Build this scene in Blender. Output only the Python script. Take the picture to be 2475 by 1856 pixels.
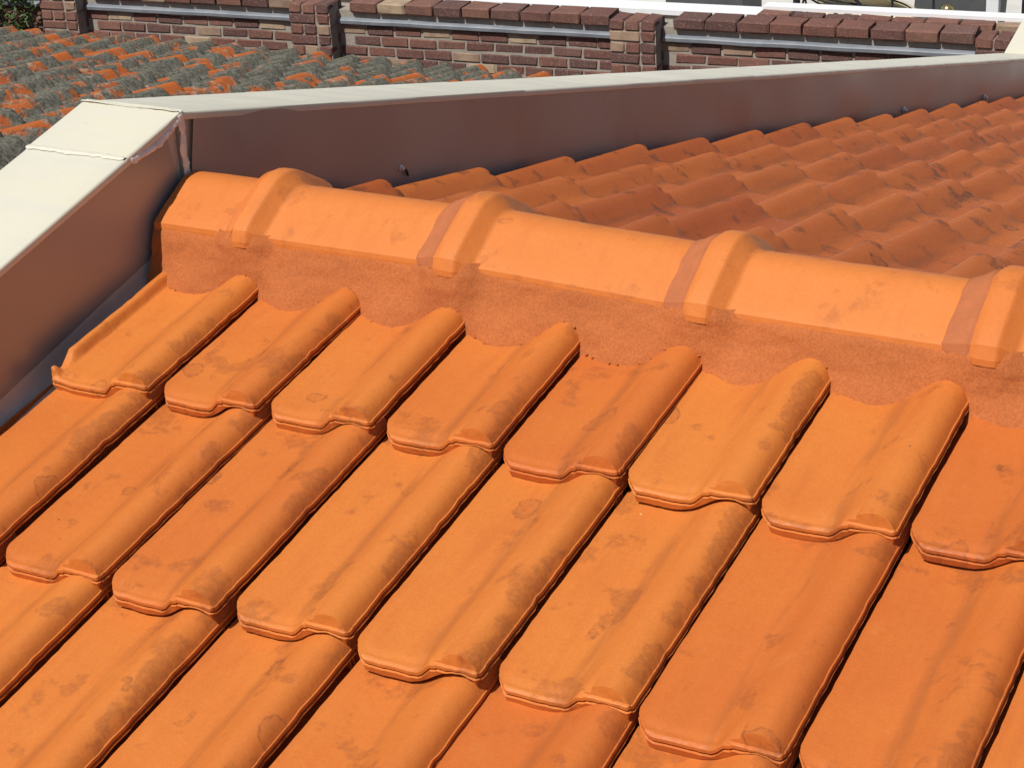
import bpy, bmesh, math, random
import numpy as np
from mathutils import Matrix, Vector, noise

# ------------------------------------------------------------------ reset
for o in list(bpy.data.objects): bpy.data.objects.remove(o)
scene = bpy.context.scene
COL = scene.collection
random.seed(7)
R = math.radians

# ------------------------------------------------------------------ camera
F, YAW, PIT, ROL = 1.90503, -0.52521, 0.4213, -0.05881
CAM = np.array([2.11463, -2.60748, 1.11947])
_fw = np.array([math.sin(YAW)*math.cos(PIT), math.cos(YAW)*math.cos(PIT), -math.sin(PIT)])
_r0 = np.array([math.cos(YAW), -math.sin(YAW), 0.0]); _u0 = np.cross(_r0, _fw)
_r = math.cos(ROL)*_r0 + math.sin(ROL)*_u0
_u = -math.sin(ROL)*_r0 + math.cos(ROL)*_u0
cam_data = bpy.data.cameras.new('camera'); cam_data.sensor_fit = 'HORIZONTAL'
cam_data.sensor_width = 36.0; cam_data.lens = F*36.0; cam_data.clip_start = 0.02; cam_data.clip_end = 2000
cam = bpy.data.objects.new('camera', cam_data); COL.objects.link(cam)
M = Matrix(((_r[0], _u[0], -_fw[0], CAM[0]), (_r[1], _u[1], -_fw[1], CAM[1]), (_r[2], _u[2], -_fw[2], CAM[2]), (0, 0, 0, 1)))
cam.matrix_world = M
scene.camera = cam

# ------------------------------------------------------------------ sky and sun
SUN = Vector((-0.165, -0.55, 0.81)).normalized()
world = bpy.data.worlds.new('World'); scene.world = world; world.use_nodes = True
wn = world.node_tree; wn.nodes.clear()
wo = wn.nodes.new('ShaderNodeOutputWorld'); wb = wn.nodes.new('ShaderNodeBackground'); ws = wn.nodes.new('ShaderNodeTexSky')
ws.sky_type = 'NISHITA'; ws.sun_disc = False
ws.sun_elevation = math.asin(SUN.z); ws.sun_rotation = math.atan2(SUN.x, SUN.y)
wb.inputs['Strength'].default_value = 0.062
wn.links.new(ws.outputs[0], wb.inputs[0]); wn.links.new(wb.outputs[0], wo.inputs[0])
sl = bpy.data.lights.new('sun', 'SUN'); sl.energy = 4.7; sl.angle = R(0.53); sl.color = (1.0, 0.95, 0.87)
so = bpy.data.objects.new('sun', sl); COL.objects.link(so)
so.rotation_euler = SUN.to_track_quat('Z', 'Y').to_euler()

scene.render.engine = 'CYCLES'
scene.cycles.use_denoising = True
scene.cycles.max_bounces = 5; scene.cycles.diffuse_bounces = 3; scene.cycles.glossy_bounces = 3; scene.cycles.adaptive_threshold = .02
scene.view_settings.view_transform = 'Standard'; scene.view_settings.look = 'None'
scene.view_settings.exposure = 0.0; scene.view_settings.gamma = 1.0
scene.view_settings.use_curve_mapping = False

# ------------------------------------------------------------------ geometry constants
TH = 0.2345                     # roof pitch
CT, ST = math.cos(TH), math.sin(TH)
TW, GA = 0.204, 0.40457         # tile cover width, gauge
XA, HC, CW = -0.045, 0.1735, 0.2144   # parapet inner face x, capping height above tiles, capping width
def PA(x, s, h): return Vector((x, -s*CT - h*ST, -s*ST + h*CT))       # near slope
def PB(x, s, h): return Vector((x, s*CT + h*ST, -s*ST + h*CT))        # far slope
def project(P):
    d = np.array(P) - CAM; z = d @ _fw
    if z < .05: return None
    return (0.5 + F*(d @ _r)/z, 0.5*767/1024 - F*(d @ _u)/z, z)       # x 0..1, y 0..0.749
def in_frame(P, m=0.0):
    q = project(P)
    return q is not None and -m < q[0] < 1+m and -m < q[1] < .75+m

# ------------------------------------------------------------------ object helpers
def tag(o, label=None, cat=None, group=None, kind=None):
    if label: o['label'] = label
    if cat: o['category'] = cat
    if group: o['group'] = group
    if kind: o['kind'] = kind
    return o
def empty(name, loc=(0, 0, 0)):
    o = bpy.data.objects.new(name, None); COL.objects.link(o); o.location = loc
    o.empty_display_size = .1
    return o
def link(name, me, parent=None, mw=None):
    o = bpy.data.objects.new(name, me); COL.objects.link(o)
    if mw is not None: o.matrix_world = mw
    if parent is not None:
        o.parent = parent; o.matrix_parent_inverse = Matrix.Translation(parent.location).inverted()
    return o
def mesh(name, V, Fc, mat, smooth=True, angle=35):
    me = bpy.data.meshes.new(name)
    me.from_pydata([tuple(v) for v in V], [], [tuple(f) for f in Fc]); me.update()
    if mat: me.materials.append(mat)
    if smooth:
        me.shade_smooth()
        me.set_sharp_from_angle(angle=R(angle))
    return me
def grid_faces(nu, nv, off=0, flip=False):
    out = []
    for j in range(nv-1):
        for i in range(nu-1):
            a = off+j*nu+i; q = (a, a+1, a+1+nu, a+nu)
            out.append(q[::-1] if flip else q)
    return out
class MB:
    def __init__(self): self.V = []; self.F = []
    def add(self, V, Fc):
        o = len(self.V); self.V += [Vector(v) for v in V]; self.F += [tuple(i+o for i in f) for f in Fc]
    def box(self, a, b, M=None):
        x0, y0, z0 = a; x1, y1, z1 = b
        V = [Vector(v) for v in ((x0,y0,z0),(x1,y0,z0),(x1,y1,z0),(x0,y1,z0),(x0,y0,z1),(x1,y0,z1),(x1,y1,z1),(x0,y1,z1))]
        if M is not None: V = [M @ v for v in V]
        self.add(V, [(0,3,2,1),(4,5,6,7),(0,1,5,4),(1,2,6,5),(2,3,7,6),(3,0,4,7)])
    def tube(self, pts, rad, n=8, cap=True):
        rings = []
        pts = [Vector(p) for p in pts]
        for k, p in enumerate(pts):
            d = (pts[min(k+1, len(pts)-1)] - pts[max(k-1, 0)]).normalized()
            a = d.orthogonal().normalized(); b = d.cross(a)
            rr = rad[k] if hasattr(rad, '__len__') else rad
            rings.append([p + rr*(math.cos(2*math.pi*i/n)*a + math.sin(2*math.pi*i/n)*b) for i in range(n)])
        V = [v for r_ in rings for v in r_]; Fc = []
        for k in range(len(pts)-1):
            for i in range(n):
                j = (i+1) % n
                Fc.append((k*n+i, k*n+j, (k+1)*n+j, (k+1)*n+i))
        if cap: Fc += [tuple(range(n))[::-1], tuple((len(pts)-1)*n+i for i in range(n))]
        self.add(V, Fc)
    def lathe(self, prof, n=20, M=None):
        V = []; Fc = []
        for (r_, z) in prof:
            for i in range(n):
                a = 2*math.pi*i/n; V.append(Vector((r_*math.cos(a), r_*math.sin(a), z)))
        if M is not None: V = [M @ v for v in V]
        for k in range(len(prof)-1):
            for i in range(n):
                j = (i+1) % n; Fc.append((k*n+i, k*n+j, (k+1)*n+j, (k+1)*n+i))
        Fc += [tuple(range(n))[::-1], tuple((len(prof)-1)*n+i for i in range(n))]
        self.add(V, Fc)
    def build(self, name, mat, parent=None, smooth=False, angle=35):
        return link(name, mesh(name, self.V, self.F, mat, smooth, angle), parent)
def nz(x, y=0., z=0.): return noise.noise(Vector((x, y, z)))

# ------------------------------------------------------------------ material helpers
class NT:
    def __init__(self, name):
        self.m = bpy.data.materials.new(name); self.m.use_nodes = True
        self.t = self.m.node_tree; self.b = self.t.nodes['Principled BSDF']; self.out = self.t.nodes['Material Output']
    def n(self, typ, **kw):
        k = self.t.nodes.new(typ)
        for a, v in kw.items(): setattr(k, a, v)
        return k
    def l(self, a, b): self.t.links.new(a, b)
    def math(self, op, a, b=None, c=None, clamp=False):
        k = self.n('ShaderNodeMath', operation=op); k.use_clamp = clamp
        for i, v in enumerate((a, b, c)):
            if v is None: continue
            if isinstance(v, (int, float)): k.inputs[i].default_value = v
            else: self.l(v, k.inputs[i])
        return k.outputs[0]
    def ramp(self, fac, a, b, c0=0., c1=1.):
        k = self.n('ShaderNodeMapRange', interpolation_type='SMOOTHSTEP')
        self.l(fac, k.inputs[0]); k.inputs[1].default_value = a; k.inputs[2].default_value = b
        k.inputs[3].default_value = c0; k.inputs[4].default_value = c1
        return k.outputs[0]
    def mix(self, fac, a, b, blend='MIX'):
        k = self.n('ShaderNodeMix', data_type='RGBA', blend_type=blend)
        for i, v in ((0, fac), (6, a), (7, b)):
            if isinstance(v, (int, float)): k.inputs[i].default_value = v
            elif isinstance(v, tuple): k.inputs[i].default_value = (*v, 1) if len(v) == 3 else v
            else: self.l(v, k.inputs[i])
        return k.outputs[2]
    def noise(self, vec, scale, detail=4, rough=.55, dist=0.):
        k = self.n('ShaderNodeTexNoise'); k.inputs['Scale'].default_value = scale
        k.inputs['Detail'].default_value = detail; k.inputs['Roughness'].default_value = rough
        k.inputs['Distortion'].default_value = dist
        if vec is not None: self.l(vec, k.inputs['Vector'])
        return k.outputs['Fac']
    def coords(self, rnd=True):
        tc = self.n('ShaderNodeTexCoord'); oi = self.n('ShaderNodeObjectInfo')
        self.obj = tc.outputs['Object']; self.rand = oi.outputs['Random']
        if not rnd: return self.obj
        mu = self.n('ShaderNodeVectorMath', operation='SCALE'); mu.inputs[0].default_value = (37.1, 91.7, 53.3); self.l(self.rand, mu.inputs['Scale'])
        ad = self.n('ShaderNodeVectorMath', operation='ADD'); self.l(self.obj, ad.inputs[0]); self.l(mu.outputs[0], ad.inputs[1])
        return ad.outputs[0]
    def bump(self, h, strength, dist=.002, base=None):
        k = self.n('ShaderNodeBump'); k.inputs['Strength'].default_value = strength; k.inputs['Distance'].default_value = dist
        self.l(h, k.inputs['Height'])
        if base is not None: self.l(base, k.inputs['Normal'])
        return k.outputs[0]
    def done(self, col, rough=.7, normal=None, spec=.3, metal=0.):
        for nme, v in (('Base Color', col), ('Roughness', rough), ('Specular IOR Level', spec), ('Metallic', metal)):
            if isinstance(v, tuple): self.b.inputs[nme].default_value = (*v, 1)
            elif isinstance(v, (int, float)): self.b.inputs[nme].default_value = v
            else: self.l(v, self.b.inputs[nme])
        if normal is not None: self.l(normal, self.b.inputs['Normal'])
        return self.m

def mat_clay(name, c_light, c_deep, stain=(.19, .054, .020), stain_amt=1.0, roll=True, spots=True, world_scale=1.0):
    t = NT(name); v = t.coords()
    big = t.noise(v, 5.0*world_scale, 2, .5)
    f = t.math('ADD', t.math('MULTIPLY', t.rand, .62), t.math('MULTIPLY', big, .7)); f = t.ramp(f, .22, 1.12)
    col = t.mix(f, c_light, c_deep)
    # kiln blush, streaked along the length of the tile
    mp = t.n('ShaderNodeMapping'); mp.inputs['Scale'].default_value = (34, 5, 20); t.l(v, mp.inputs[0])
    streak = t.noise(mp.outputs[0], 1.0, 3, .6)
    col = t.mix(t.ramp(streak, .45, .8, 0, .35), col, (c_deep[0]*.86, c_deep[1]*.80, c_deep[2]*.95))
    pale = t.noise(v, 14, 3, .6)
    col = t.mix(t.ramp(pale, .60, .82, 0, .30), col, (c_light[0]*1.02, c_light[1]*1.2, c_light[2]*1.5))
    grain = t.noise(v, 300, 2, .65)
    col = t.mix(t.ramp(grain, .30, .70, .16, 0), col, (c_deep[0]*.62, c_deep[1]*.55, c_deep[2]*.6))
    # smudges left by cleaned lichen
    sm = t.noise(v, 13, 5, .62, .15)
    fine = t.noise(v, 120, 3, .7)
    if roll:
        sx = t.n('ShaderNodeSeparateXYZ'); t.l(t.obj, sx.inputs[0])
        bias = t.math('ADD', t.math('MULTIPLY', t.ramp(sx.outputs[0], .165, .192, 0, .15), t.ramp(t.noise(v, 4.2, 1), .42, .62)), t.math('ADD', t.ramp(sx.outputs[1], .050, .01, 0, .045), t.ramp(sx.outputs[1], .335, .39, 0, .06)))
        foot_stripe = t.math('MULTIPLY', t.ramp(sx.outputs[0], .092, .112), t.ramp(sx.outputs[0], .134, .114))  # darker stripe along the left foot of the roll, broken by streaks
        col = t.mix(t.math('MULTIPLY', foot_stripe, t.ramp(streak, .34, .58, .02, .34)), col, (stain[0]*1.15, stain[1]*1.3, stain[2]*1.1))
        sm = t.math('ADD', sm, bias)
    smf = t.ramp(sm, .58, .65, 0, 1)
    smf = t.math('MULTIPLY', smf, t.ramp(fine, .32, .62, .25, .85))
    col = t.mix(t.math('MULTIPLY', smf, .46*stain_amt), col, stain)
    # round lichen scars
    vo = t.n('ShaderNodeTexVoronoi', feature='F1'); vo.inputs['Scale'].default_value = 8.5
    wob = t.n('ShaderNodeVectorMath', operation='MULTIPLY_ADD')
    nc = t.n('ShaderNodeTexNoise'); nc.inputs['Scale'].default_value = 28; nc.inputs['Detail'].default_value = 3; t.l(v, nc.inputs['Vector'])
    t.l(nc.outputs['Color'], wob.inputs[0]); wob.inputs[1].default_value = (.035, .035, .035); t.l(v, wob.inputs[2])
    t.l(wob.outputs[0], vo.inputs['Vector'])
    sc = t.n('ShaderNodeSeparateColor'); t.l(vo.outputs['Color'], sc.inputs[0])
    gate = t.ramp(sc.outputs[0], .66, .70)
    rad = t.math('MULTIPLY_ADD', sc.outputs[1], .14, .11)
    dd = t.math('SUBTRACT', vo.outputs['Distance'], rad)
    disc = t.ramp(dd, -.012, .012, 1, 0)
    ring = t.math('MULTIPLY', disc, t.ramp(dd, -.05, -.012, .35, 1))
    lich = t.math('MULTIPLY', t.math('MULTIPLY', ring, gate), t.ramp(fine, .30, .65, .15, .8))
    col = t.mix(t.math('MULTIPLY', lich, .75*stain_amt), col, (stain[0]*.95, stain[1]*1.0, stain[2]*1.1))
    if spots:
        v2 = t.n('ShaderNodeTexVoronoi', feature='F1'); v2.inputs['Scale'].default_value = 24; t.l(v, v2.inputs['Vector'])
        s2 = t.n('ShaderNodeSeparateColor'); t.l(v2.outputs['Color'], s2.inputs[0])
        dot = t.math('MULTIPLY', t.ramp(v2.outputs['Distance'], .028, .05, 1, 0), t.ramp(s2.outputs[0], .96, .965))
        col = t.mix(dot, col, (.70, .52, .30))
        dot2 = t.math('MULTIPLY', t.ramp(v2.outputs['Distance'], .04, .07, 1, 0), t.ramp(s2.outputs[1], .95, .955))
        col = t.mix(t.math('MULTIPLY', dot2, .8), col, (.12, .05, .03))
    hgt = t.math('ADD', t.math('MULTIPLY', grain, .35), t.math('MULTIPLY', t.noise(v, 36, 2, .6), 1.6))
    return t.done(col, t.ramp(fine, .3, .7, .47, .66), t.bump(hgt, .36, .0018), .32)

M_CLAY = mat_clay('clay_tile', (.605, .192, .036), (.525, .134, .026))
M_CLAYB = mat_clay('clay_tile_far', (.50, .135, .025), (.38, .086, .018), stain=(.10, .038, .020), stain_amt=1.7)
M_RIDGE = mat_clay('clay_ridge', (.64, .205, .046), (.59, .172, .036), stain_amt=.7, roll=False)

def mat_mortar():
    t = NT('red_mortar'); v = t.coords(False)
    a = t.noise(v, 6, 5, .6); b = t.noise(v, 260, 3, .7); c = t.noise(v, 40, 4, .6)
    col = t.mix(t.ramp(a, .3, .7), (.43, .132, .043), (.50, .152, .047))
    col = t.mix(t.ramp(b, .35, .65, .42, 0), col, (.24, .072, .028))
    col = t.mix(t.ramp(c, .62, .75, 0, .3), col, (.52, .165, .062))
    h = t.math('ADD', t.math('MULTIPLY', b, .8), t.math('MULTIPLY', c, 1.0))
    return t.done(col, .92, t.bump(h, .5, .0025), .1)
M_MORTAR = mat_mortar()
def mat_joint():
    t = NT('grey_red_mortar'); v = t.coords(False)
    b = t.noise(v, 300, 3, .7); c = t.noise(v, 30, 4, .6)
    col = t.mix(t.ramp(c, .35, .7), (.44, .140, .053), (.50, .158, .058))
    col = t.mix(t.ramp(b, .35, .7, .3, 0), col, (.28, .12, .08))
    return t.done(col, .93, t.bump(b, .5, .0015), .1)
M_JOINT = mat_joint()
def mat_cap():
    t = NT('cream_painted_sheet'); v = t.coords(False)
    mp = t.n('ShaderNodeMapping'); mp.inputs['Scale'].default_value = (3, 14, 14); mp.inputs['Rotation'].default_value = (0, 0, .5); t.l(v, mp.inputs[0])
    a = t.noise(mp.outputs[0], 1.0, 5, .6, .5); b = t.noise(v, 55, 4, .6); d = t.noise(v, 9, 4, .6)
    col = t.mix(t.ramp(a, .4, .65), (.66, .63, .505), (.62, .60, .505))
    col = t.mix(t.ramp(d, .6, .75, 0, .25), col, (.60, .58, .50))
    col = t.mix(t.ramp(b, .66, .72, 0, .4), col, (.45, .42, .36))
    e = t.noise(v, 3.1, 6, .7, .6)
    col = t.mix(t.ramp(e, .55, .72, 0, .30), col, (.50, .47, .40))
    return t.done(col, t.ramp(a, .3, .7, .28, .5), t.bump(d, .12, .004), .5)
M_CAP = mat_cap()
def mat_face():
    t = NT('brown_sheet_metal'); v = t.coords(False)
    a = t.noise(v, 2.2, 3, .5); d = t.noise(v, 1.4, 2, .5); b = t.noise(v, 90, 3, .6); e = t.noise(v, 11, 4, .6)
    col = t.mix(t.ramp(a, .35, .7), (.335, .315, .305), (.40, .38, .37))
    col = t.mix(t.ramp(b, .65, .78, 0, .15), col, (.46, .44, .43))
    col = t.mix(t.ramp(e, .62, .78, 0, .35), col, (.24, .23, .23))
    return t.done(col, t.ramp(a, .3, .7, .30, .44), t.bump(d, .35, .02), .5, .28)
M_FACE = mat_face()
def mat_simple(name, c0, c1, scale=20, rough=.6, spec=.3, metal=0., bump=.2, dist=.003):
    t = NT(name); v = t.coords()
    a = t.noise(v, scale, 5, .6)
    return t.done(t.mix(t.ramp(a, .3, .7), c0, c1), rough, t.bump(a, bump, dist), spec, metal)
M_GUTTER = mat_simple('galvanised_sheet', (.52, .46, .39), (.60, .53, .45), 9, .5, .4, .1)
M_SEAL = mat_simple('silicone_sealant', (.82, .78, .74), (.66, .61, .57), 70, .35, .5)
M_SEALW = mat_simple('white_sealant', (.66, .63, .52), (.60, .57, .47), 60, .5, .4)
M_SCREW = mat_simple('zinc_screw', (.80, .80, .78), (.7, .7, .68), 30, .3, .5, .4)
M_RUBBER = mat_simple('black_rubber', (.03, .03, .03), (.05, .05, .05), 30, .6)
M_DECK = mat_simple('roof_deck', (.10, .05, .03), (.07, .035, .02), 12, .9, .1)
M_PLASTER = mat_simple('plaster', (.62, .58, .50), (.55, .51, .44), 8, .9, .1)
def mat_lichen():
    t = NT('lichen_clay'); v = t.coords()
    g = t.n('ShaderNodeNewGeometry')
    w = g.outputs['Position']
    a = t.noise(v, 4.2, 7, .70, .8); b = t.noise(w, 2.1, 4, .6); c = t.noise(v, 45, 5, .7); d = t.noise(v, 16, 5, .7, .5)
    clay = t.mix(t.rand, (.50, .135, .035), (.40, .115, .045))
    s = t.math('ADD', a, t.math('MULTIPLY', t.math('SUBTRACT', b, .5), .7))
    s = t.math('ADD', s, t.math('MULTIPLY', t.math('SUBTRACT', t.rand, .5), .16))
    lic = t.mix(t.ramp(c, .35, .65), (.085, .085, .068), (.21, .20, .16))
    lic = t.mix(t.ramp(d, .55, .7, 0, .7), lic, (.30, .27, .20))
    f = t.ramp(s, .40, .47)
    col = t.mix(f, clay, lic)
    rim = t.math('MULTIPLY', t.ramp(s, .37, .41), t.ramp(s, .46, .41))
    col = t.mix(t.math('MULTIPLY', rim, t.ramp(d, .48, .6, 0, .8)), col, (.42, .36, .28))
    return t.done(col, .95, t.bump(t.math('ADD', t.math('MULTIPLY', f, .6), c), .8, .006), .08)
M_LICHEN = mat_lichen()
def mat_brick():
    t = NT('wall_brick'); v = t.coords()
    cr = t.n('ShaderNodeValToRGB'); cr.color_ramp.interpolation = 'CONSTANT'
    e = cr.color_ramp.elements; e[0].position = 0; e[0].color = (.150, .074, .062, 1); e[1].position = .22; e[1].color = (.185, .085, .066, 1)
    for p_, c_ in ((.42, (.125, .068, .060, 1)), (.60, (.21, .105, .080, 1)), (.76, (.165, .092, .078, 1)), (.80, (.42, .32, .22, 1)), (.92, (.34, .24, .17, 1))):
        k = e.new(p_); k.color = c_
    t.l(t.rand, cr.inputs[0])
    a = t.noise(v, 9, 5, .65); b = t.noise(v, 70, 4, .65)
    col = t.mix(t.ramp(a, .35, .75, 0, .5), cr.outputs[0], (.10, .06, .055))
    col = t.mix(t.ramp(b, .50, .72, 0, .55), col, (.32, .23, .19))
    return t.done(col, .92, t.bump(b, .5, .006), .1)
M_BRICK = mat_brick()
M_BMORTAR = mat_simple('wall_mortar', (.36, .32, .27), (.28, .25, .22), 25, .95, .05, 0, .5, .006)
M_LEAD = mat_simple('grey_flashing', (.17, .19, .22), (.24, .26, .29), 6, .55, .4, .2)
M_WHITE = mat_simple('white_paint', (.80, .81, .82), (.74, .75, .77), 5, .7, .2)
M_BLACK = mat_simple('black_metal', (.025, .025, .028), (.04, .04, .042), 10, .45, .4, .3)
M_CANVAS = mat_simple('cream_canvas', (.72, .66, .50), (.65, .59, .44), 8, .9, .1)
M_BRASS = mat_simple('brass_ball', (.75, .55, .22), (.65, .46, .18), 5, .22, .5, .9)
M_DARK = mat_simple('charcoal_panel', (.075, .078, .082), (.10, .10, .105), 6, .6, .3)
M_PAVE = mat_simple('paving', (.60, .59, .56), (.52, .51, .48), 3, .9, .1)
M_GROUND = mat_simple('earth_ground', (.16, .14, .11), (.11, .12, .07), .8, .95, .05)
def mat_leaf():
    t = NT('leaf'); v = t.coords(False)
    a = t.noise(v, 9, 3); b = t.noise(v, 55, 2)
    col = t.mix(t.ramp(a, .35, .7), (.045, .085, .022), (.10, .15, .045))
    col = t.mix(t.ramp(b, .6, .7, 0, .6), col, (.22, .26, .10))
    return t.done(col, .5, None, .4)
M_LEAF = mat_leaf()
M_STEM = mat_simple('shrub_stem', (.10, .07, .045), (.07, .05, .03), 20, .9)

# ================================================================== ground
mb = MB(); mb.add([(-400, -400, -5.2), (400, -400, -5.2), (400, 400, -5.2), (-400, 400, -5.2)], [(0, 1, 2, 3)])
tag(mb.build('ground', M_GROUND), kind='structure')

# ================================================================== clay tile
PU = np.array([0, .010, .024, .045, .075, .095, .108, .120, .131, .141, .151, .161, .171, .181, .190, .1965, .2015])
PH = np.array([-.0145, -.0180, -.0205, -.0222, -.0224, -.0205, -.0170, -.0112, -.0040, .0032, .0094, .0138, .0158, .0149, .0106, .0044, -.0048])
UMAX = .2015
def hermite(xs, ys, x):
    m = np.gradient(ys, xs); i = np.clip(np.searchsorted(xs, x)-1, 0, len(xs)-2)
    h = xs[i+1]-xs[i]; t = (x-xs[i])/h
    return ((2*t**3-3*t**2+1)*ys[i]+(t**3-2*t**2+t)*h*m[i]+(-2*t**3+3*t**2)*ys[i+1]+(t**3-t**2)*h*m[i+1])
TILT = .0275/GA
def sm01(x): x = min(1, max(0, x)); return x*x*(3-2*x)
def tile_mesh(name, seed, mat, nu=42, vs=None, lip=False, low=False, rough=1.0):
    """x across 0..TW, y up the slope, z normal; lower (nose) edge at y = 0"""
    rs = random.Random(seed); so_ = rs.uniform(0, 100)
    if vs is None:
        vs = [0, .0020, .0036, .0047, .0058, .0069, .0080, .0093, .012, .017, .025, .034] + [.034+.428*q/30 for q in range(1, 31)]
    chip = rs.randrange(14, 34)
    V = []; nv = len(vs)
    us = np.linspace(0, 1, nu)
    if not low: us = np.concatenate([np.linspace(0, .52, nu//3), np.linspace(.52, 1, nu-nu//3+1)[1:]])
    if lip: nu += 8; us = np.concatenate([np.linspace(0, .13, 12), np.linspace(.13, 1, nu-11)[1:]])
    fr = rs.uniform(-.0012, .0012)
    for j, v0 in enumerate(vs):
        v = v0; ch = max(0, 1-v/.034)
        ul = (.0050 if not lip else -.003) + (.023 if not lip else .007)*ch**1.7 + rough*(.0009*nz(v*9, so_) + .0005*nz(v*60, so_+5) + rs.uniform(-.0004, .0004))
        ur = UMAX - .003*max(0, 1-v/.010)**2 + rough*(.0008*nz(v*9, so_+9) + .0004*nz(v*60, so_+3) + rs.uniform(-.0004, .0004)) - (.0010 if j == chip else 0)
        for i, a in enumerate(us):
            u = ul + (ur-ul)*a; v = v0
            if not low and .0036 < v0 < .0094:                          # rows follow the rim of the scoop
                top = float(hermite(PU, PH, np.array(min(max(u, 0), UMAX)))) + .003 - fr
                if top > .003: v = .0036 + (v0-.0036)/.0057*max(.0012, top/4.45)
            h = float(hermite(PU, PH, np.array(min(max(u, 0), UMAX))))
            nb = max(0, 1-v/.045)**1.5                                 # crisper step at the nose
            if nb > 0 and u < .15:
                hs = -.0222 if u < .113 else -.0222 + .0222*min(1, (u-.113)/.020)
                h = h*(1-nb*.8) + hs*nb*.8 if u > .03 else h
            if lip:
                k = sm01((v-.040)/.018) + .9*math.exp(-((v-.013)/.0065)**4)
                k = min(1, max(.06, k + .15*nz(v*80, so_)))
                lp = sm01((.017-u)/.013)
                h = -.0195*lp + h*(1-lp) + .0185*lp*k
            hf = -.0030 + fr + .25*v + 4.2*max(0, v-.0036)
            if h > hf: h = hf                                       # scooped nose of the roll
            # inset border along nose and left edge
            de = min(v + max(0, (u-.12)*.9), (u-ul) + .004)
            h -= .0022*(1-sm01((de-.010)/.010)) if u < .16 else 0
            if v < .004 and u < .14: h -= .0022*(1-v/.004)
            h += rough*(.0009*nz(u*14+so_, v*7, 1.3) + .0003*nz(u*60, v*40, so_))
            yv = v + (rough*(.0016*nz(u*35, so_+20)+.0008*nz(u*120, so_+2)) if v < .006 else 0) + .0012*nz(u*9, so_+40)*max(0, 1-v/.05)
            V.append(Vector((u, yv, h - TILT*v)))
    Fc = grid_faces(nu, nv)
    # outline: left edge (top to nose), nose, right edge (nose to top)
    loop = [j*nu for j in range(nv-1, 0, -1)] + list(range(nu)) + [j*nu+nu-1 for j in range(1, nv)]
    base = [V[k].copy() for k in loop]
    nL = nv-1; nN = nu
    def outward(k):
        a = base[max(0, k-1)]; b = base[min(len(base)-1, k+1)]; d = b-a; o = Vector((d.y, -d.x, 0))
        return o.normalized() if o.length > 1e-9 else Vector((0, -1, 0))
    rows = [(-.0006, .0007), (-.0052, .0012), (-.0062, -.0020), (-.0086, -.0020), (-.0096, .0026), (1, .0012), (1, -.014)] if not low else [(-.002, .001), (1, 0), (1, -.014)]
    prev = loop
    outs = [outward(k) for k in range(len(base))]
    for (dz, dout) in rows:
        new = []
        for k, b in enumerate(base):
            dk = dout + .0012 if (k >= nL+nN and not low and dout > -.005) else dout          # worn ledge along the roll
            p = b + outs[k]*dk*(1 + .35*nz(b.x*90, b.y*90, so_+7))
            isn = nL <= k < nL+nN
            u = min(max(b.x, 0), UMAX)
            bot = float(hermite(PU, PH, np.array(u))) - .0245 - TILT*b.y if isn else b.z - (.0135 if k < nL else .0125)
            if isn: bot = min(bot, b.z-.0030)
            depth = b.z-bot
            p.z = bot if dz == 1 else b.z + dz*min(1, depth/.0105)
            V.append(p); new.append(len(V)-1)
        for k in range(len(loop)-1):
            Fc.append((prev[k], new[k], new[k+1], prev[k+1]))
        prev = new
    # interlock channel under the left edge
    if not lip:
        n0 = len(V); vv = [v for v in vs if v >= .03]
        prof = ((.030, -.040), (-.020, -.040), (-.022, -.028), (-.026, -.028))
        for v in vv:
            for (u, h) in prof:
                e = .0012*nz(v*60, u*30, so_+11)
                V.append(Vector((u+e*.6, v, h+e - TILT*v)))
        Fc += grid_faces(len(prof), len(vv), n0, True)
    # interlock teeth at the head end of the roll
    if not low:
        mb = MB()
        for q in range(3):
            y0 = GA + .001 + q*.0085
            mb.box((.190+q*.001, y0, -.034-TILT*y0), (.2010, y0+.0045, -.0030-TILT*y0-.002*q))
        o = len(V); V += mb.V; Fc += [tuple(i+o for i in f) for f in mb.F]
    return mesh(name, V, Fc, mat, True, 38)

VS_B = [0, .004, .010, .018, .028, .042, .07, .12, .18, .24, .30, .36, .41, .46]
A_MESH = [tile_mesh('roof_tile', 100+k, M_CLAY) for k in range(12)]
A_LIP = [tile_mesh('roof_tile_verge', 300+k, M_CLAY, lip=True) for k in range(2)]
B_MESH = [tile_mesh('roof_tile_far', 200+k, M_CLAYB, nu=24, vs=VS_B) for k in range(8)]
LOWV = [0, .012, .03, .20, .46]
LOW_A = tile_mesh('roof_tile_low', 11, M_CLAY, nu=14, vs=LOWV, low=True)
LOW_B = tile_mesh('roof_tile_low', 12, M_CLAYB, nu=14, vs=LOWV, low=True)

roof = tag(empty('tiled_roof', (1.0, 0, 0)), 'bright orange clay tiled roof with mortared ridge in the foreground', 'roof')
def frame_A(x, s, h=0, jr=0, jx=0):
    o = PA(x, s, h)
    m = Matrix(((1, 0, 0, o.x), (0, CT, -ST, o.y), (0, ST, CT, o.z), (0, 0, 0, 1)))
    return m @ Matrix.Rotation(jr, 4, 'Z') @ Matrix.Rotation(jx, 4, 'X')
def frame_B(x, s, h=0, jr=0, jx=0):
    o = PB(x, s, h)
    m = Matrix(((-1, 0, 0, o.x), (0, -CT, ST, o.y), (0, ST, CT, o.z), (0, 0, 0, 1)))
    return m @ Matrix.Rotation(jr, 4, 'Z') @ Matrix.Rotation(jx, 4, 'X')
C1 = {1: .012, 2: .002, 3: -.005, 4: -.012, 5: -.005, 6: -.001, 7: .008}
C2 = {2: -.002, 3: .006, 4: -.009, 5: .005, 6: -.007, 7: .008}
slots = []
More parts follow.
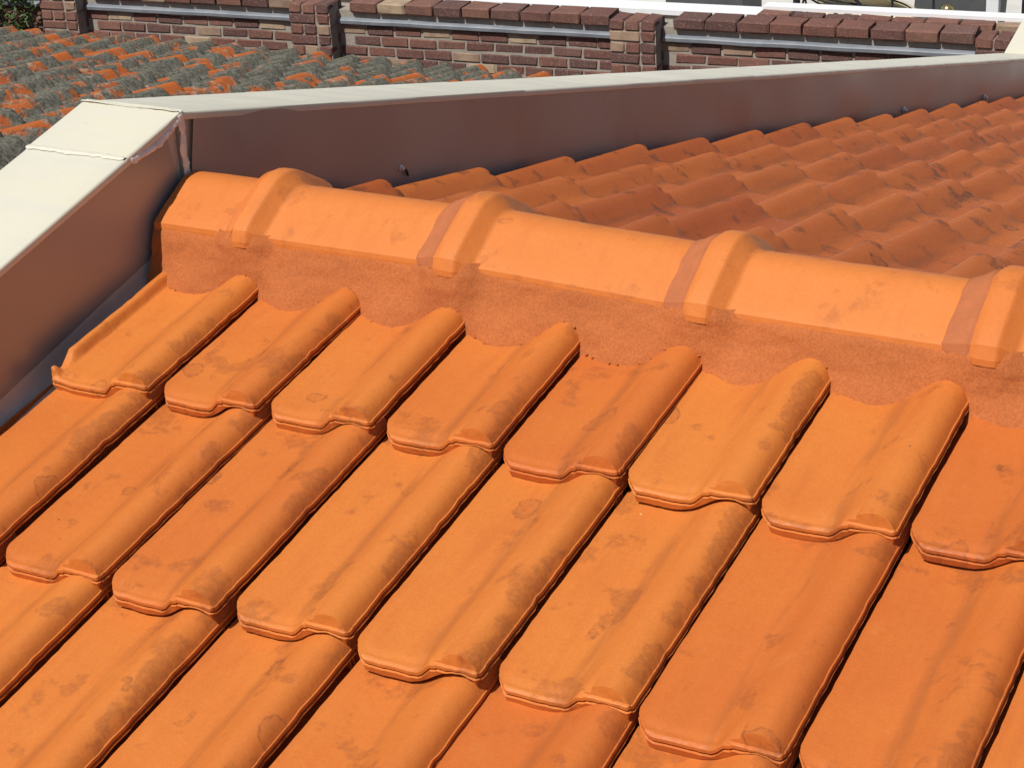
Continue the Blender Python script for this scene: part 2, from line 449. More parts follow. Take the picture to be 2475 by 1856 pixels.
rs = random.Random(3)
for c in range(7):
    for i in range(1, 15):
        ds = (C1 if c == 0 else C2 if c == 1 else {}).get(i, rs.uniform(-.006, .006))
        jr = rs.uniform(-.009, .009); jx = rs.uniform(-.006, .006); dh = rs.uniform(-.0022, .0022)
        mw = frame_A((i-1)*TW + rs.uniform(-.0015, .0015), .462 + c*GA + ds, dh, jr, jx)
        me = A_LIP[c % 2] if i == 1 and c == 0 else A_MESH[rs.randrange(12)]
        slots.append((mw, me, LOW_A, mw @ Vector((.1, .2, 0)), 'A'))
for c in range(0, 19):
    for i in range(0, 15):
        jr = rs.uniform(-.016, .016); jx = rs.uniform(-.014, .014)
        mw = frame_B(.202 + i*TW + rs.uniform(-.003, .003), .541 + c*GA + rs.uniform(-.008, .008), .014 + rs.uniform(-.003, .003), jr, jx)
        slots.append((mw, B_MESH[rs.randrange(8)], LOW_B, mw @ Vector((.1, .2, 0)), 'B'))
def score(sl):
    q = project(sl[3])
    if q is None: return 1e9
    out = max(0, -q[0], q[0]-1, -q[1], q[1]-.75)
    return q[2] + 200*max(0, out-.12)
slots.sort(key=score)
rest = {'A': MB(), 'B': MB()}
for k, (mw, me, lo, c, side) in enumerate(slots):
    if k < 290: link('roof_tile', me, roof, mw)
    else: rest[side].add([mw @ v.co for v in lo.vertices], [tuple(p.vertices) for p in lo.polygons])
for s_, m_ in (('A', M_CLAY), ('B', M_CLAYB)):
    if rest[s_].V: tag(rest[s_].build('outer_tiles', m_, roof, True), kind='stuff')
# boards below the tiles
mb = MB()
V = [PA(-.03, 3.6, -.075), PA(3.1, 3.6, -.075), PA(3.1, 0, -.075), PA(-.03, 0, -.075)]
mb.add(V, [(0, 1, 2, 3)])
V = [PB(-.03, 0, -.06), PB(3.3, 0, -.06), PB(3.3, 8.4, -.06), PB(-.03, 8.4, -.06)]
mb.add(V, [(0, 1, 2, 3)])
mb.build('roof_deck', M_DECK, roof)

# ------------------------------------------------------------------ ridge tiles
RS = [(-.113, .012), (-.112, .0190), (-.102, .0262), (-.078, .0398), (-.055, .0528), (-.036, .0636), (-.024, .0698), (-.012, .0728), (0, .0737)]
RS = RS + [(-a, b) for (a, b) in RS[-2::-1]]
RN = []
for i, (a, b) in enumerate(RS):
    p0 = RS[max(0, i-1)]; p1 = RS[min(len(RS)-1, i+1)]
    d = Vector((p1[0]-p0[0], p1[1]-p0[1])).normalized(); RN.append((-d.y, d.x))
JN = [(.205, .000), (.612, .004), (1.048, -.010), (1.485, -.010), (1.905, -.006), (2.325, -.002), (2.745, 0), (3.165, 0)]   # x of each collar's right foot, level
def ridge_piece(name, xs, offs, z0, z1, mat, seed, bottom=True, rough=1.0, cut=None):
    V = []; n = len(RS)
    for k, (x, o) in enumerate(zip(xs, offs)):
        t = (x-xs[0])/(xs[-1]-xs[0]); dz = z0+(z1-z0)*t
        for i, (a, b) in enumerate(RS):
            e = rough*(.0010*nz(x*9, a*20, seed) + .0005*nz(x*45, a*60, seed+4))
            oo = o + e
            jx = rough*.0022*nz(a*40, seed+8.) if k in (0, len(xs)-1) else 0
            je = rough*.0016*nz(x*30, seed+14.) if i in (0, n-1) else 0
            V.append(Vector((x+jx, a+RN[i][0]*oo, b+RN[i][1]*oo+dz+je)))
    Fc = grid_faces(n, len(xs), 0, True)
    m = len(V)
    for v in list(V): V.append(v - Vector((0, 0, .010)))
    nx = len(xs)
    for k in range(nx-1):
        Fc.append((k*n, (k+1)*n, m+(k+1)*n, m+k*n)); a = k*n+n-1; Fc.append((a, m+a, m+a+n, a+n))
    for i in range(n-1):
        Fc.append((i, m+i, m+i+1, i+1)); a = (nx-1)*n+i; Fc.append((a, a+1, m+a+1, m+a))
    return link(name, mesh(name, V, Fc, mat, True, 24), roof)
CO = .0250
ridge_piece('ridge_tile', [-.032, -.01, .03, .07, .10, .14], [.001]*6, -.001, 0, M_RIDGE, 3.)
for k in range(len(JN)-1):
    xj, zz = JN[k]; xn, zn = JN[k+1]
    w_ = .052
    xs = [xj-w_-.014, xj-w_-.006, xj-w_, xj-w_+.008, xj-.036, xj-.028, xj-.0255, xj-.022, xj-.006, xj-.002, xj+.002, xj+.012, xj+.06, xj+.13, xj+.2, xj+.27, xn-.055, xn-.02]
    os_ = [CO*.72, CO*.94, CO, CO, CO, CO*.99, CO*.95, CO*.82, CO*.14, CO*.03, 0, 0, 0, 0, 0, 0, 0, 0]
    if k == 0: os_[0] = CO*.35; os_[1] = CO*.7
    ridge_piece('ridge_tile', xs, os_, zz, zn-.003, M_RIDGE, 10.+k)
    # mortar fillet on the left of the collar
    wl = (.020 if k == 0 else .046)
    xs = [xj-w_-.014-wl+q for q in (0, .2*wl, .45*wl, .7*wl, .9*wl, wl+.006)]
    os_ = [-.004, .0035, CO*.30, CO*.56, CO*.74, CO*.60]
    ridge_piece('mortar_joint', xs, os_, zz, zz, M_JOINT if k else M_RIDGE, 30.+k, True, 2.4)

# ------------------------------------------------------------------ mortar bedding
def bed(x, t):
    z = .022 - .135*t
    y = -.108 + (z-.016)*.46
    if t < .12: y += .010*(1-t/.12)
    near = min(abs(x-(xj-.045)) for xj, _ in JN); bulge = .027*math.exp(-(near/.050)**4)*max(0, 1-t*1.5)
    y -= bulge; z += bulge*.12
    u = x % TW; lobe = math.exp(-((u-.062)/.046)**2)
    y -= .013*lobe*sm01((t-.35)/.4)*(1+.5*nz(x*5, 31.))
    y += .0045*nz(x*6, t*3, 2.) + .0022*nz(x*22, t*9, 5.) + .0016*nz(x*60, t*25, 9.) + .0010*nz(x*190, t*70, 19.)
    z += .0015*nz(x*25, t*5, 13.) + (1-t)*float(np.interp(x, [-.1]+[q[0] for q in JN], [0]+[q[1] for q in JN]))
    y -= .004*max(0, 1-t*2)
    return y, z
def bedding(sign, parent):
    nx, nr = 800, 24
    xs = np.linspace(-.033, 3.0, nx)
    V = []
    for j in range(nr):
        for x in xs:
            y, z = bed(x, j/(nr-1)); V.append(Vector((x, y*-sign, z)))
    return link('mortar_bedding', mesh('mortar_bedding', V, grid_faces(nx, nr, 0, sign < 0), M_MORTAR, True, 45), parent)
bedding(-1, roof); bedding(1, roof)
mb = MB()                                                              # end face of the bedding and ridge
pts = [(-.0335, a*.97, b-.003) for a, b in RS] + [(-.0335, .150, -.10), (-.0335, -.150, -.10)]
pr = [(-.025, p[1], p[2]) for p in pts]
n = len(pts); mb.add(pts+pr, [tuple(range(n))] + [(i, (i+1) % n, n+(i+1) % n, n+i)[::-1] for i in range(n)])
mb.build('ridge_end_mortar', M_MORTAR, roof)
# ragged skin of mortar where the bedding feathers out over the tiles
crumbs = MB(); rs = random.Random(12)
for k in range(110):
    x = rs.uniform(0.004, 2.6); u = x % TW; hit = None
    for t_ in np.linspace(.3, 1, 60):
        y, z = bed(x, t_); sv = -(y*CT+z*ST); hv = -y*ST+z*CT
        if hv <= float(hermite(PU, PH, np.array(min(u, UMAX)))) - TILT*(.462-sv): hit = (y, z); break
    if hit is None: continue
    r_ = rs.uniform(.0008, .0022) if rs.random() < .85 else rs.uniform(.002, .0036)
    m = Matrix.Translation((x, hit[0]-rs.uniform(-.001, .0015), hit[1]+.0005)) @ Matrix.Rotation(rs.uniform(0, 6), 4, 'Z') @ Matrix.Rotation(-TH, 4, 'X') @ Matrix.Diagonal((r_*rs.uniform(1, 2.6), r_, r_*.7, 1))
    crumbs.lathe([(.35, -.8), (1, -.2), (.8, .5), (.3, .9)], 6, m)
tag(crumbs.build('mortar_crumbs', M_MORTAR, roof, True), kind='stuff')

# ================================================================== parapet with metal capping
par = tag(empty('parapet', (XA, 0, 0)), 'gable parapet with cream sheet capping and brown metal inner face', 'parapet')
SA, SB = 3.4, 6.35
def strip(fn, x0, x1, h0, h1, s0, s1, n=24, m=6, amp=0., seed=0.):
    V = []
    for j in range(m):
        b = j/(m-1)
        for i in range(n):
            a = i/(n-1); s = s0+(s1-s0)*a
            d = amp*(nz(s*2.1, b*1.3, seed)+.5*nz(s*6.3, b*2.2, seed+3))
            V.append(fn(x0+(x1-x0)*b + (d if x0 == x1 else 0), s, h0+(h1-h0)*b + (d if x0 != x1 else 0)))
    return V, grid_faces(n, m)
LAPS = [0.0, 1.18, 2.62, 4.25, SB]                                     # sheet laps along the far slope
def face_B():
    for k in range(4):
        o = .0016*(3-k); mb = MB(); mb.add(*strip(PB, XA+o, XA+o, -.075, HC, LAPS[k], LAPS[k+1]+(.05 if k < 3 else 0), 24, 8, .0030, 4.+k)); mb.build('inner_face', M_FACE, par, True)
def face_A():
    mb = MB(); V, f = strip(PA, XA, XA, -.020, HC, 0, SA, 50, 8, .0016, 9.); mb.add(V, [q[::-1] for q in f]); return mb
face_A().build('inner_face', M_FACE, par, True); face_B()
zc = HC/CT
def capping(fn, s0, s1, sgn, name='capping', lift=0., n=30):
    """bent sheet: top, rolled inner edge and drip on the outside"""
    prof = [(XA+.004, HC-.012), (XA+.005, HC-.003), (XA+.0035, HC+.0005), (XA, HC+.002), (XA-.06, HC+.0028), (XA-.12, HC+.003), (XA-CW+.004, HC+.002), (XA-CW, HC+.0002), (XA-CW-.002, HC-.004), (XA-CW-.002, HC-.030)]
    V = []
    for i in range(n):
        s = s0+(s1-s0)*i/(n-1)
        for j, (x, h) in enumerate(prof):
            d = .0011*nz(s*4, j*.7, 3.)
            V.append(fn(x - (lift*.5 if j > 6 else -lift*.5 if j < 3 else 0), s, h+lift+(d if 2 < j < 8 else 0)))
    f = grid_faces(len(prof), n)
    mb = MB(); mb.add(V, f if sgn > 0 else [q[::-1] for q in f]); return mb.build(name, M_CAP, par, True, 50)
capping(PA, -HC*math.tan(TH), SA, -1)
for k in range(4): capping(PB, LAPS[k] if k else -HC*math.tan(TH), LAPS[k+1]+(.06 if k < 3 else 0), 1, lift=.0014*(3-k), n=16)
tag(capping(PA, -HC*math.tan(TH)-.012, .113, -1, 'joint_plate', .0024, 8), 'cream joint plate over the capping at the peak')
# body of the wall below the capping
mb = MB()
for fn, L in ((PA, SA), (PB, SB)):
    a = [fn(XA-.006, -.038, HC-.006), fn(XA-CW+.008, -.038, HC-.006), fn(XA-CW+.008, L, HC-.006), fn(XA-.006, L, HC-.006)]
    b = [Vector((v.x, v.y, v.z-1.0)) for v in a]
    mb.add(a+b, [(0, 1, 2, 3), (0, 4, 5, 1), (1, 5, 6, 2), (2, 6, 7, 3), (3, 7, 4, 0)])
mb.build('wall_body', M_PLASTER, par)
# capping climbing again at the far end
mb = MB(); e = PB(XA, SB, HC)
for (dx0, dx1, dz) in ((.004, -CW, .002),):
    a = [Vector((XA+.004, e.y-.004, e.z+.004)), Vector((XA-CW, e.y-.004, e.z+.004)), Vector((XA-CW, e.y+1.5, e.z+.43)), Vector((XA+.004, e.y+1.5, e.z+.43))]
    b = [v - Vector((0, 0, .016)) for v in a]
    mb.add(a+b, [(0, 3, 2, 1), (0, 1, 5, 4), (1, 2, 6, 5), (2, 3, 7, 6), (3, 0, 4, 7)])
mb.build('capping', M_CAP, par)
mb = MB(); a = [(XA, e.y-.01, e.z-.004), (XA, e.y+1.5, e.z+.41), (XA, e.y+1.5, e.z-.9), (XA, e.y-.01, e.z-.9)]
b = [(XA-CW+.01, y, z) for (_, y, z) in a]
mb.add(a+b, [(0, 1, 2, 3), (7, 6, 5, 4), (0, 4, 5, 1)]); mb.build('inner_face', M_FACE, par)
# secret gutter beside the tiles
mb = MB()
V = []
for i in range(30):
    s = -.02 + 3.4*i/29
    for (x, h) in ((XA-.001, -.0195), (XA+.002, -.034), (XA+.012, -.052), (XA+.05, -.060), (XA+.10, -.062)):
        V.append(PA(x, s, h))
mb.add(V, [q for q in grid_faces(5, 30)]); mb.build('valley_gutter', M_GUTTER, par, True, 60)
V = []
for i in range(40):
    s = -.02 + SB*i/39
    for (x, h) in ((XA+.001, -.045), (XA+.012, -.058), (XA+.07, -.062)):
        V.append(PB(x, s, h))
mb = MB(); mb.add(V, [q[::-1] for q in grid_faces(3, 40)]); mb.build('valley_gutter', M_GUTTER, par, True, 60)
# sealant
def bead(name, pts, wd, th, out, mat, seed, n=40):
    """flat lumpy bead along a polyline; out = direction it stands proud"""
    pts = [Vector(p) for p in pts]; L = [0]
    for a, b in zip(pts, pts[1:]): L.append(L[-1]+(b-a).length)
    V = []; m = 7; out = Vector(out).normalized()
    for i in range(n):
        d = L[-1]*i/(n-1); k = max(q for q in range(len(L)) if L[q] <= d+1e-9); k = min(k, len(pts)-2)
        t = (d-L[k])/(L[k+1]-L[k]); p = pts[k].lerp(pts[k+1], t); tg = (pts[k+1]-pts[k]).normalized(); sd = tg.cross(out).normalized()
        w_ = wd*(1+.45*nz(d*70, seed)+.25*nz(d*200, seed+2)); h_ = th*(1+.5*nz(d*90, seed+6))
        if i in (0, n-1): w_ *= .5; h_ *= .3
        for j in range(m):
            a = -1+2*j/(m-1)
            V.append(p + sd*(a*w_*.5 + .12*wd*nz(d*40, j*1.1, seed)) + out*(h_*math.sqrt(max(0, 1-a*a))*(1+.4*nz(d*150, j*2.3, seed)) - .0006))
    return link(name, mesh(name, V, grid_faces(m, n) + [q[::-1] for q in []], mat, True, 80), par)
bead('sealant_bead', [(XA+.0062, .002, zc+.002), (XA+.0062, .004, zc-.03), (XA+.0062, .000, zc-.07), (XA+.0062, .003, zc-.118)], .016, .0035, (1, 0, .1), M_SEAL, 2.)
ps = [PA(XA+.005, s, HC+.0005) for s in (-.038, -.01, .03, .07, .108)]
bead('sealant_bead', [p - Vector((0, 0, .004+.012*math.sin(i*.8))) for i, p in enumerate(ps)], .015, .003, (1, 0, .5), M_SEAL, 5.)
bead('sealant_bead', [PA(XA+.002-q*(CW+.004), .116+.004*nz(q*7, 3.), HC+.0045) for q in np.linspace(0, 1, 9)], .013, .0022, (0, -ST, CT), M_SEALW, 8.)
bead('sealant_bead', [Vector((XA+.002-q*(CW+.006), .004, zc+.0062+.001*math.sin(q*9))) for q in np.linspace(0, 1, 9)], .012, .0018, (0, .2, 1), M_SEALW, 11.)
bead('sealant_bead', [PA(XA-CW-.0025, s, HC-.006) for s in (-.03, .03, .08, .125)], .016, .003, (-1, 0, .6), M_SEALW, 14.)
mb = MB(); mb.lathe([(.002, -.009), (.008, -.006), (.0098, 0), (.0075, .006), (.003, .009)], 12, Matrix.Translation((XA+.010, .003, zc-.118)) @ Matrix.Rotation(.4, 4, 'X'))
o = mb.build('sealant_blob', M_SEAL, par, True, 80)
# screws through the inner face
def ray_to_face(px, py):
    x = px/2475-.5; y = py/2475-.5*1856/2475
    d = _fw + _r*(x/F) - _u*(y/F); t = (XA-CAM[0])/d[0]; return Vector(CAM + d*t) + Vector((.006, 0, 0))
for (px, py, sc_) in ((964, 407, 1.0), (2181, 266, 1.6), (2377, 236, 1.6)):
    p = ray_to_face(px, py)
    m = Matrix.Translation(p) @ Matrix.Rotation(math.pi/2, 4, 'Y') @ Matrix.Diagonal((sc_, sc_, sc_, 1))
    mb = MB(); mb.lathe([(.0075, -.002), (.0075, .0008), (.0045, .0016), (.0045, .0055), (.0036, .0072), (.0012, .0076)], 14, m)
    s_ = mb.build('screw', M_SCREW, par, True, 40)
    if px < 1000:
        mb = MB(); mb.tube([p+Vector((.004, .006, -.002)), p+Vector((.005, .013, -.010)), p+Vector((.003, .020, -.022))], [.0035, .003, .002], 8); mb.build('rubber_tail', M_RUBBER, s_, True)

# ================================================================== old lichen roof next door
old = tag(empty('old_tiled_roof', (-4.5, 4.5, -1.4)), 'old clay tile roof crusted with grey lichen beyond the parapet', 'roof')
OZ = -.34; OT = .24; OCT, OST = math.cos(math.atan(OT)), math.sin(math.atan(OT))
OW = .265; OG = .42
VS_O = [0, .006, .016, .03, .07, .16, .28, .44]
OPH_SCALE = Matrix.Diagonal((OW/TW, 1.0, 1.75, 1))
O_MESH = []
for k in range(6):
    me = tile_mesh('old_tile', 500+k, M_LICHEN, nu=18, vs=VS_O, low=True, rough=2.2); me.transform(OPH_SCALE); O_MESH.append(me)
LOW_O = tile_mesh('old_tile_low', 520, M_LICHEN, nu=11, vs=[0, .02, .2, .44], low=True, rough=2.); LOW_O.transform(OPH_SCALE)
slots = []; rs = random.Random(21)
for c in range(0, 26):
    for i in range(0, 48):
        x = XA-CW-.05 - i*OW + rs.uniform(-.006, .006); s = c*OG + rs.uniform(-.015, .015)
        y = .1 + s*OCT; z = OZ - s*OST + rs.uniform(-.006, .006)
        if y > 9.0 + .087*(x+9): continue
        m = Matrix(((-1, 0, 0, x), (0, -OCT, OST, y), (0, OST, OCT, z), (0, 0, 0, 1))) @ Matrix.Rotation(rs.uniform(-.05, .05), 4, 'Z') @ Matrix.Rotation(rs.uniform(-.03, .03), 4, 'X')
        slots.append((m, m @ Vector((.1, .2, 0))))
def oscore(sl):
    q = project(sl[1])
    if q is None: return 1e9
    out = max(0, -q[0]-.02, q[0]-1, -q[1]-.02, q[1]-.75)
    hid = 0                                                            # hidden by the capping?
    line = .1105 - .0300*q[0]*1.0 if q[0] > .075 else .105+(.075-q[0])*.86
    if q[1] > line+.02: hid = 60
    return q[2] + 200*out + hid
slots.sort(key=oscore)
ro = MB()
for k, (m, c) in enumerate(slots):
    if k < 290: link('old_tile', O_MESH[rs.randrange(6)], old, m)
    else: ro.add([m @ v.co for v in LOW_O.vertices], [tuple(p.vertices) for p in LOW_O.polygons])
for c in range(0, 9):                                                   # its near slope, out of the picture
    for i in range(0, 40):
        x = XA-CW-.32 - i*OW; s = .18 + c*OG
        m = Matrix(((1, 0, 0, x), (0, OCT, -OST, .02-s*OCT), (0, OST, OCT, OZ-.03-s*OST), (0, 0, 0, 1))) @ Matrix.Rotation(rs.uniform(-.03, .03), 4, 'Z')
        ro.add([m @ v.co for v in LOW_O.vertices], [tuple(p.vertices) for p in LOW_O.polygons])
tag(ro.build('outer_tiles', M_LICHEN, old, True), kind='stuff')
for k in range(24):                                                     # and its ridge
    x = XA-CW-.03 - k*.42; mb = MB(); V = []
    for q in range(2):
        for a in np.linspace(-1.5, 1.5, 11): V.append(Vector((x - q*.44, .06+(.13+.012*q)*math.sin(a), OZ-.035+(.12+.012*q)*math.cos(a))))
    mb.add(V, grid_faces(11, 2)); mb.build('ridge_tile', M_LICHEN, old, True)
mb = MB(); mb.add([(-11, -.1, OZ-.08+.05), (XA-CW+.02, -.1, OZ-.03), (XA-CW+.02, 10.2, OZ-.06-10.2*OT), (-11, 10.2, OZ-.06-10.2*OT)], [(0, 1, 2, 3)])
mb.add([(-11, .1, OZ-.07), (-11, -4.2, OZ-.07-4.2*OT), (XA-CW+.02, -4.2, OZ-.07-4.2*OT), (XA-CW+.02, .1, OZ-.07)], [(0, 1, 2, 3)])
mb.build('roof_deck', M_DECK, old)

# ================================================================== brick boundary wall
WA = Vector((-8.77, 9.16, 0)); WD = Vector((7.47, .65, 0)).normalized(); WN = Vector((WD.y, -WD.x, 0))      # WN faces the viewer
wall = tag(empty('brick_wall', (-5, 9.45, -2.6)), 'dark red brick boundary wall with piers and grey ledge behind the old roof', 'wall')
WM = Matrix(((WD.x, -WN.x, 0, WA.x), (WD.y, -WN.y, 0, WA.y), (0, 0, 1, 0), (0, 0, 0, 1)))                      # local x along, y into wall, z up
BL, BH, BDp, J = .222, .070, .105, .010
def brick_mesh(seed, l=BL, d=BDp, h=BH):
    bm = bmesh.new(); bmesh.ops.create_cube(bm, size=1)
    bmesh.ops.scale(bm, vec=(l, d, h), verts=bm.verts)
    bmesh.ops.bevel(bm, geom=bm.edges[:], offset=.009, segments=1, affect='EDGES')
    rs_ = random.Random(seed)
    for v in bm.verts: v.co += Vector((rs_.uniform(-.006, .006), rs_.uniform(-.004, .004), rs_.uniform(-.005, .005)))
    me = bpy.data.meshes.new('brick'); bm.to_mesh(me); bm.free(); me.materials.append(M_BRICK); return me
BRK = [brick_mesh(k) for k in range(5)]; HALF = [brick_mesh(20+k, .106) for k in range(3)]; HEAD = [brick_mesh(30+k, .106, .222) for k in range(3)]
COPE = [brick_mesh(40+k, .222, .215, .076) for k in range(4)]
bricks = []; rs = random.Random(5)
def put(me, x, y, z): bricks.append((WM @ Matrix.Translation((x, y, z)) @ Matrix.Rotation(rs.uniform(-.012, .012), 4, 'Z'), me))
Z0 = -2.285                                                             # top of the grey ledge
piers = [(-.02, .36), (2.27, .36), (4.85, .36), (7.40, .36)]            # along-wall start, width
def in_pier(x): return any(a-.02 < x < a+w_+.02 for a, w_ in piers)
XL, XR = -1.2, 8.6
# courses below the ledge
for r_ in range(6):
    z = Z0 - .058 - (r_+.5)*(BH+J); x = XL + (0 if r_ % 2 else (BL+J)/2)
    while x < XR:
        xc = x + BL/2
        if not in_pier(xc): put(BRK[rs.randrange(5)], xc, BDp/2 + rs.uniform(-.003, .003), z)
        x += BL+J
# thin course between ledge and coping
x = XL
while x < XR:
    if not in_pier(x+.11): put(BRK[rs.randrange(5)], x+BL/2, BDp/2+.03, Z0+.010)
    x += BL+J
# coping: large blocks across the top
x = XL
while x < XR:
    xc = x+BL/2
    if not in_pier(xc): put(COPE[rs.randrange(4)], xc, .075, Z0+.078)
    x += BL+J
for a, w_ in piers:
    for r_ in range(8):
        z = Z0 + .078 - r_*(BH+J)
        if r_ % 2 == 0:
            for q in range(3): put(HEAD[rs.randrange(3)], a+.053+q*.116+.006, -.02, z)
        else:
            put(BRK[rs.randrange(5)], a+BL/2+.006, -.078, z); put(HALF[rs.randrange(3)], a+BL+.010+.053+.006, -.078, z)
            put(HALF[rs.randrange(3)], a+.06, .03, z); put(BRK[0], a+BL+.002+.02, .035, z)
bricks.sort(key=lambda b: (project(b[0].translation) or (9, 9, 99))[2] + (0 if in_frame(b[0].translation, .03) else 100))
rb = MB()
for k, (m, me) in enumerate(bricks):
    if k < 295: link('brick', me, wall, m)
    else: rb.add([m @ v.co for v in me.vertices], [tuple(p.vertices) for p in me.polygons])
if rb.V: tag(rb.build('outer_bricks', M_BRICK, wall), kind='stuff')
mb = MB(); mb.box((XL, .008, -4.6), (XR, .21, Z0+.045), WM)
for a, w_ in piers: mb.box((a+.012, -.120, -4.6), (a+w_-.012, .02, Z0+.100), WM)
mb.build('mortar_core', M_BMORTAR, wall)
for k in range(-1, len(piers)):                                        # grey ledge between the piers
    x0 = piers[k][0]+piers[k][1]+.002 if k >= 0 else XL
    x1 = piers[k+1][0]-.002 if k+1 < len(piers) else XR
    V = []
    for i in range(24):
        x = x0+(x1-x0)*i/23; e = .003*nz(x*3, 5.)
        for (y, z) in ((.06, Z0-.004), (.012, Z0-.006), (-.022, Z0-.020), (-.028, Z0-.027), (-.027, Z0-.050), (.012, Z0-.052)):
            V.append(WM @ Vector((x, y+e, z+e)))
    mb = MB(); mb.add(V, [q[::-1] for q in grid_faces(6, 24)]); mb.build('grey_ledge', M_LEAD, wall, True, 30)
# raised brick kerb and white slab on the back of the wall
mb = MB(); mb.box((XL, .215, -4.5), (XR, .41, Z0+.078), WM); mb.build('back_kerb', M_BMORTAR, wall)
for q in range(12):
    me = BRK[q % 5]; link('brick', me, wall, WM @ Matrix.Translation((5.95+q*(BL+J), .255, Z0+.089)))
mb = MB(); mb.box((XL, .195, Z0+.080), (5.83, .42, Z0+.114), WM); mb.build('white_slab', M_WHITE, wall)
mb = MB(); mb.box((5.84, .30, Z0+.125), (XR, .43, Z0+.148), WM); mb.build('white_slab', M_WHITE, wall)

# ================================================================== yard beyond the wall
mb = MB(); mb.box((-14, .8, -2.95), (14, 22, -2.80), WM); tag(mb.build('yard_paving', M_PAVE), kind='structure')
def W(x, y, z): return WM @ Vector((x, y, z))
def thing(name, loc, label, cat): return tag(empty(name, loc), label, cat)
w2 = thing('garden_wall', W(2, 7, -2.8), 'white rendered wall at the back of the yard', 'wall')
mb = MB(); mb.box((-9, 7.0, -2.8), (14, 7.25, -.6), WM); mb.build('render', M_WHITE, w2)
mb = MB(); mb.box((-9, 6.96, -.6), (14, 7.29, -.52), WM); mb.build('coping', M_PLASTER, w2)
g = thing('storage_box', W(5.0, 1.7, -2.8), 'charcoal storage box behind the white slab of the wall', 'box')
mb = MB(); mb.box((4.69, 1.5, -2.79), (5.31, 2.0, -2.15), WM); mb.build('body', M_DARK, g)
mb = MB(); mb.box((4.66, 1.47, -2.146), (5.34, 2.03, -2.10), WM); mb.build('lid', M_DARK, g)
for q in (4.85, 5.15):
    mb = MB(); mb.box((q-.02, 1.485, -2.22), (q+.02, 1.498, -2.15), WM); mb.build('hinge', M_BLACK, g)
st = thing('parasol_stand', W(5.95, .95, -2.8), 'black metal parasol stand with splayed legs near the brass ball', 'stand')
mb = MB(); mb.tube([W(5.91, .9, -2.80), W(5.91, .9, -1.5)], .026, 12); mb.tube([W(5.91, .9, -2.33), W(5.91, .9, -2.285)], .042, 12); mb.build('post', M_BLACK, st, True)
hub = W(5.97, .9, -2.195)
for (dx, dz, dy) in ((.50, -.30, .1), (.72, -.20, .05), (.03, -.35, .1), (-.15, -.45, .2), (.9, -.17, .2)):
    mb = MB(); mb.tube([hub, hub + (W(dx, dy, dz)-W(0, 0, 0))], .008, 8); mb.build('leg', M_BLACK, st, True)
mb = MB(); mb.tube([W(6.20, .9, -2.08), W(6.50, .92, -2.36)], .012, 8); mb.build('strut', M_BLACK, st, True)
cv = MB(); n = 26; V = []
for j in range(10):
    for i in range(n):
        a = i/(n-1); b = j/9
        V.append(W(5.84+.85*a, 1.4+.4*b+.03*math.sin(a*9), -2.78 + (.62-.26*a*a)*(1-b*b*.6) - .06*b + .02*nz(a*6, b*4)))
V += [v - Vector((0, 0, .02)) for v in V]
cv.add(V, grid_faces(n, 10) + grid_faces(n, 10, n*10, True))
cf = MB(); cf.box((5.86, 1.43, -2.79), (6.66, 1.75, -2.46), WM)
b0 = thing('canvas_cover', W(6.3, 1.5, -2.8), 'folded cream canvas lying behind the black parasol stand', 'canvas'); cv.build('canvas', M_CANVAS, b0, True); cf.build('folds', M_CANVAS, b0)
pl = thing('black_pole', W(6.585, 1.0, -2.8), 'thin black pole between the canvas and the charcoal planter', 'pole')
mb = MB(); mb.tube([W(6.585, 1.0, -2.80), W(6.585, 1.0, -1.5)], .009, 10); mb.build('shaft', M_BLACK, pl, True)
mb = MB(); mb.lathe([(.12, -2.80), (.12, -2.77), (.03, -2.74), (.02, -2.70)], 20, Matrix.Translation(W(6.585, 1.0, 0))); mb.build('foot', M_BLACK, pl, True)
pn = thing('planter', W(6.9, 1.7, -2.8), 'charcoal planter behind the brass ball at the far right', 'planter')
mb = MB()
V = [W(6.60, 1.5, -2.79), W(7.20, 1.5, -2.79), W(7.20, 1.95, -2.79), W(6.60, 1.95, -2.79), W(6.66, 1.47, -2.05), W(7.24, 1.47, -2.05), W(7.24, 1.98, -2.05), W(6.66, 1.98, -2.05)]
mb.add(V, [(0, 3, 2, 1), (4, 5, 6, 7), (0, 1, 5, 4), (1, 2, 6, 5), (2, 3, 7, 6), (3, 0, 4, 7)]); mb.build('body', M_DARK, pn)
mb = MB(); mb.box((6.63, 1.44, -2.048), (7.27, 2.01, -2.01), WM); mb.build('rim', M_DARK, pn)
bl = thing('brass_ball', W(6.98, 1.0, -2.8), 'small brass ball on a slim stand in front of the charcoal planter', 'ball')
prof = [(.003+.041*math.sin(math.pi*k/16), -2.277-.041*math.cos(math.pi*k/16)) for k in range(17)]
mb = MB(); mb.lathe(prof, 24, Matrix.Translation(W(6.98, 1.0, 0))); mb.build('globe', M_BRASS, bl, True)
mb = MB(); mb.tube([W(6.98, 1.0, -2.80), W(6.98, 1.0, -2.31)], .010, 10); mb.build('stem', M_BLACK, bl, True)
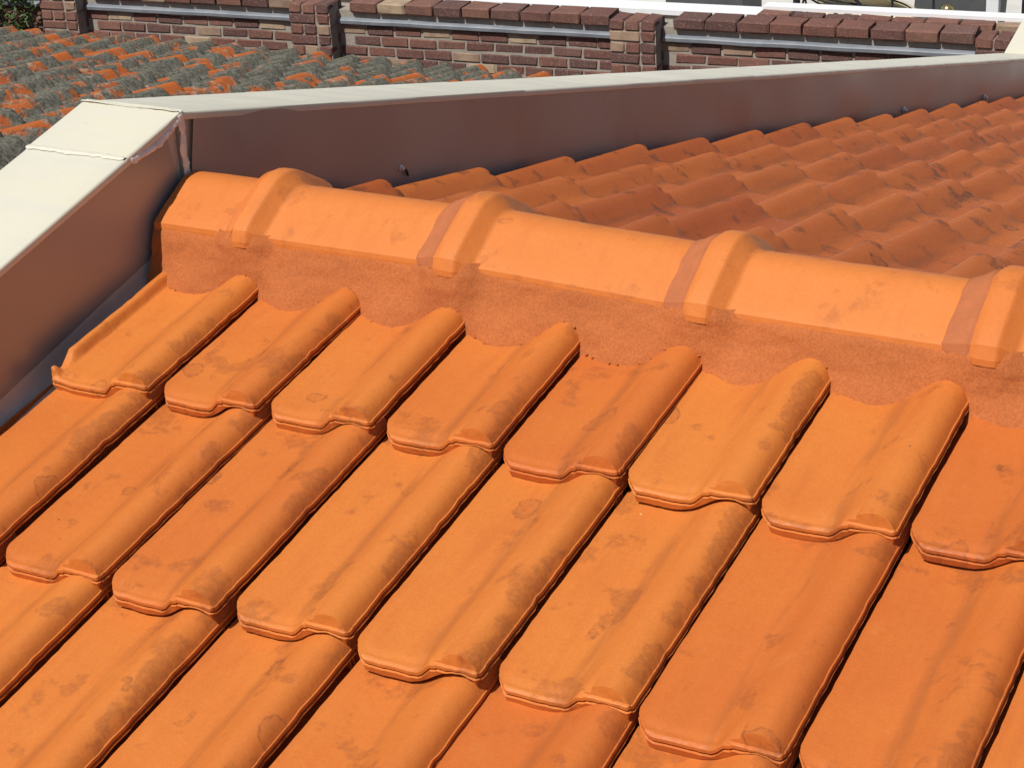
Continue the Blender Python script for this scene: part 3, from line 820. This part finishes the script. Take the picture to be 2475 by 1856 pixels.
po = thing('white_post', W(7.27, 1.15, -2.8), 'white square post right of the charcoal planter', 'post')
mb = MB(); mb.box((7.23, 1.1, -2.80), (7.315, 1.185, -1.2), WM); mb.build('shaft', M_WHITE, po); mb = MB(); mb.box((7.20, 1.07, -1.2), (7.345, 1.215, -1.16), WM); mb.build('cap', M_WHITE, po)
p2 = thing('screen_panel', W(7.8, 1.6, -2.8), 'charcoal screen panel at the far right beyond the white post', 'panel')
mb = MB(); mb.box((7.40, 1.55, -2.80), (8.7, 1.60, -1.6), WM); mb.build('panel', M_DARK, p2)
for q in (7.60, 7.95, 8.3):
    mb = MB(); mb.box((q, 1.53, -2.80), (q+.02, 1.548, -1.6), WM); mb.build('rib', M_BLACK, p2)

# ================================================================== shrub behind the wall, far left
sh = tag(empty('shrub', W(-.75, .7, -2.8)), 'leafy dark green shrub beside the first brick pier', 'shrub')
rs = random.Random(9); V = []; Fc = []
cl = [(W(rs.uniform(-1.7, -.05), rs.uniform(-.18, .7), rs.uniform(-2.75, -1.7)), rs.uniform(.14, .26)) for _ in range(46)]
for c, r_ in cl:
    for _ in range(150):
        d = Vector((rs.gauss(0, 1), rs.gauss(0, 1), rs.gauss(0, 1))).normalized()*r_*rs.uniform(.55, 1.0)
        p = c+d; a = Vector((rs.gauss(0, 1), rs.gauss(0, 1), rs.gauss(0, .6))).normalized(); b = a.orthogonal().normalized()
        b = (Matrix.Rotation(rs.uniform(0, 6.28), 3, a) @ b); l = rs.uniform(.022, .042); w_ = l*.42; cup = b.cross(a)*l*.12
        o = len(V); V += [p-a*l, p+b*w_+cup, p+a*l, p-b*w_+cup]; Fc += [(o, o+1, o+2), (o, o+2, o+3)]
link('foliage', mesh('foliage', V, Fc, M_LEAF, False), sh)
mb = MB()
for k in range(7):
    b = W(-1.3+k*.16, .35, -2.8); mb.tube([b, b+Vector((rs.uniform(-.1, .1), rs.uniform(-.1, .1), .5)), b+Vector((rs.uniform(-.3, .3), rs.uniform(-.2, .2), 1.0))], [.02, .014, .006], 7)
mb.build('stems', M_STEM, sh, True)
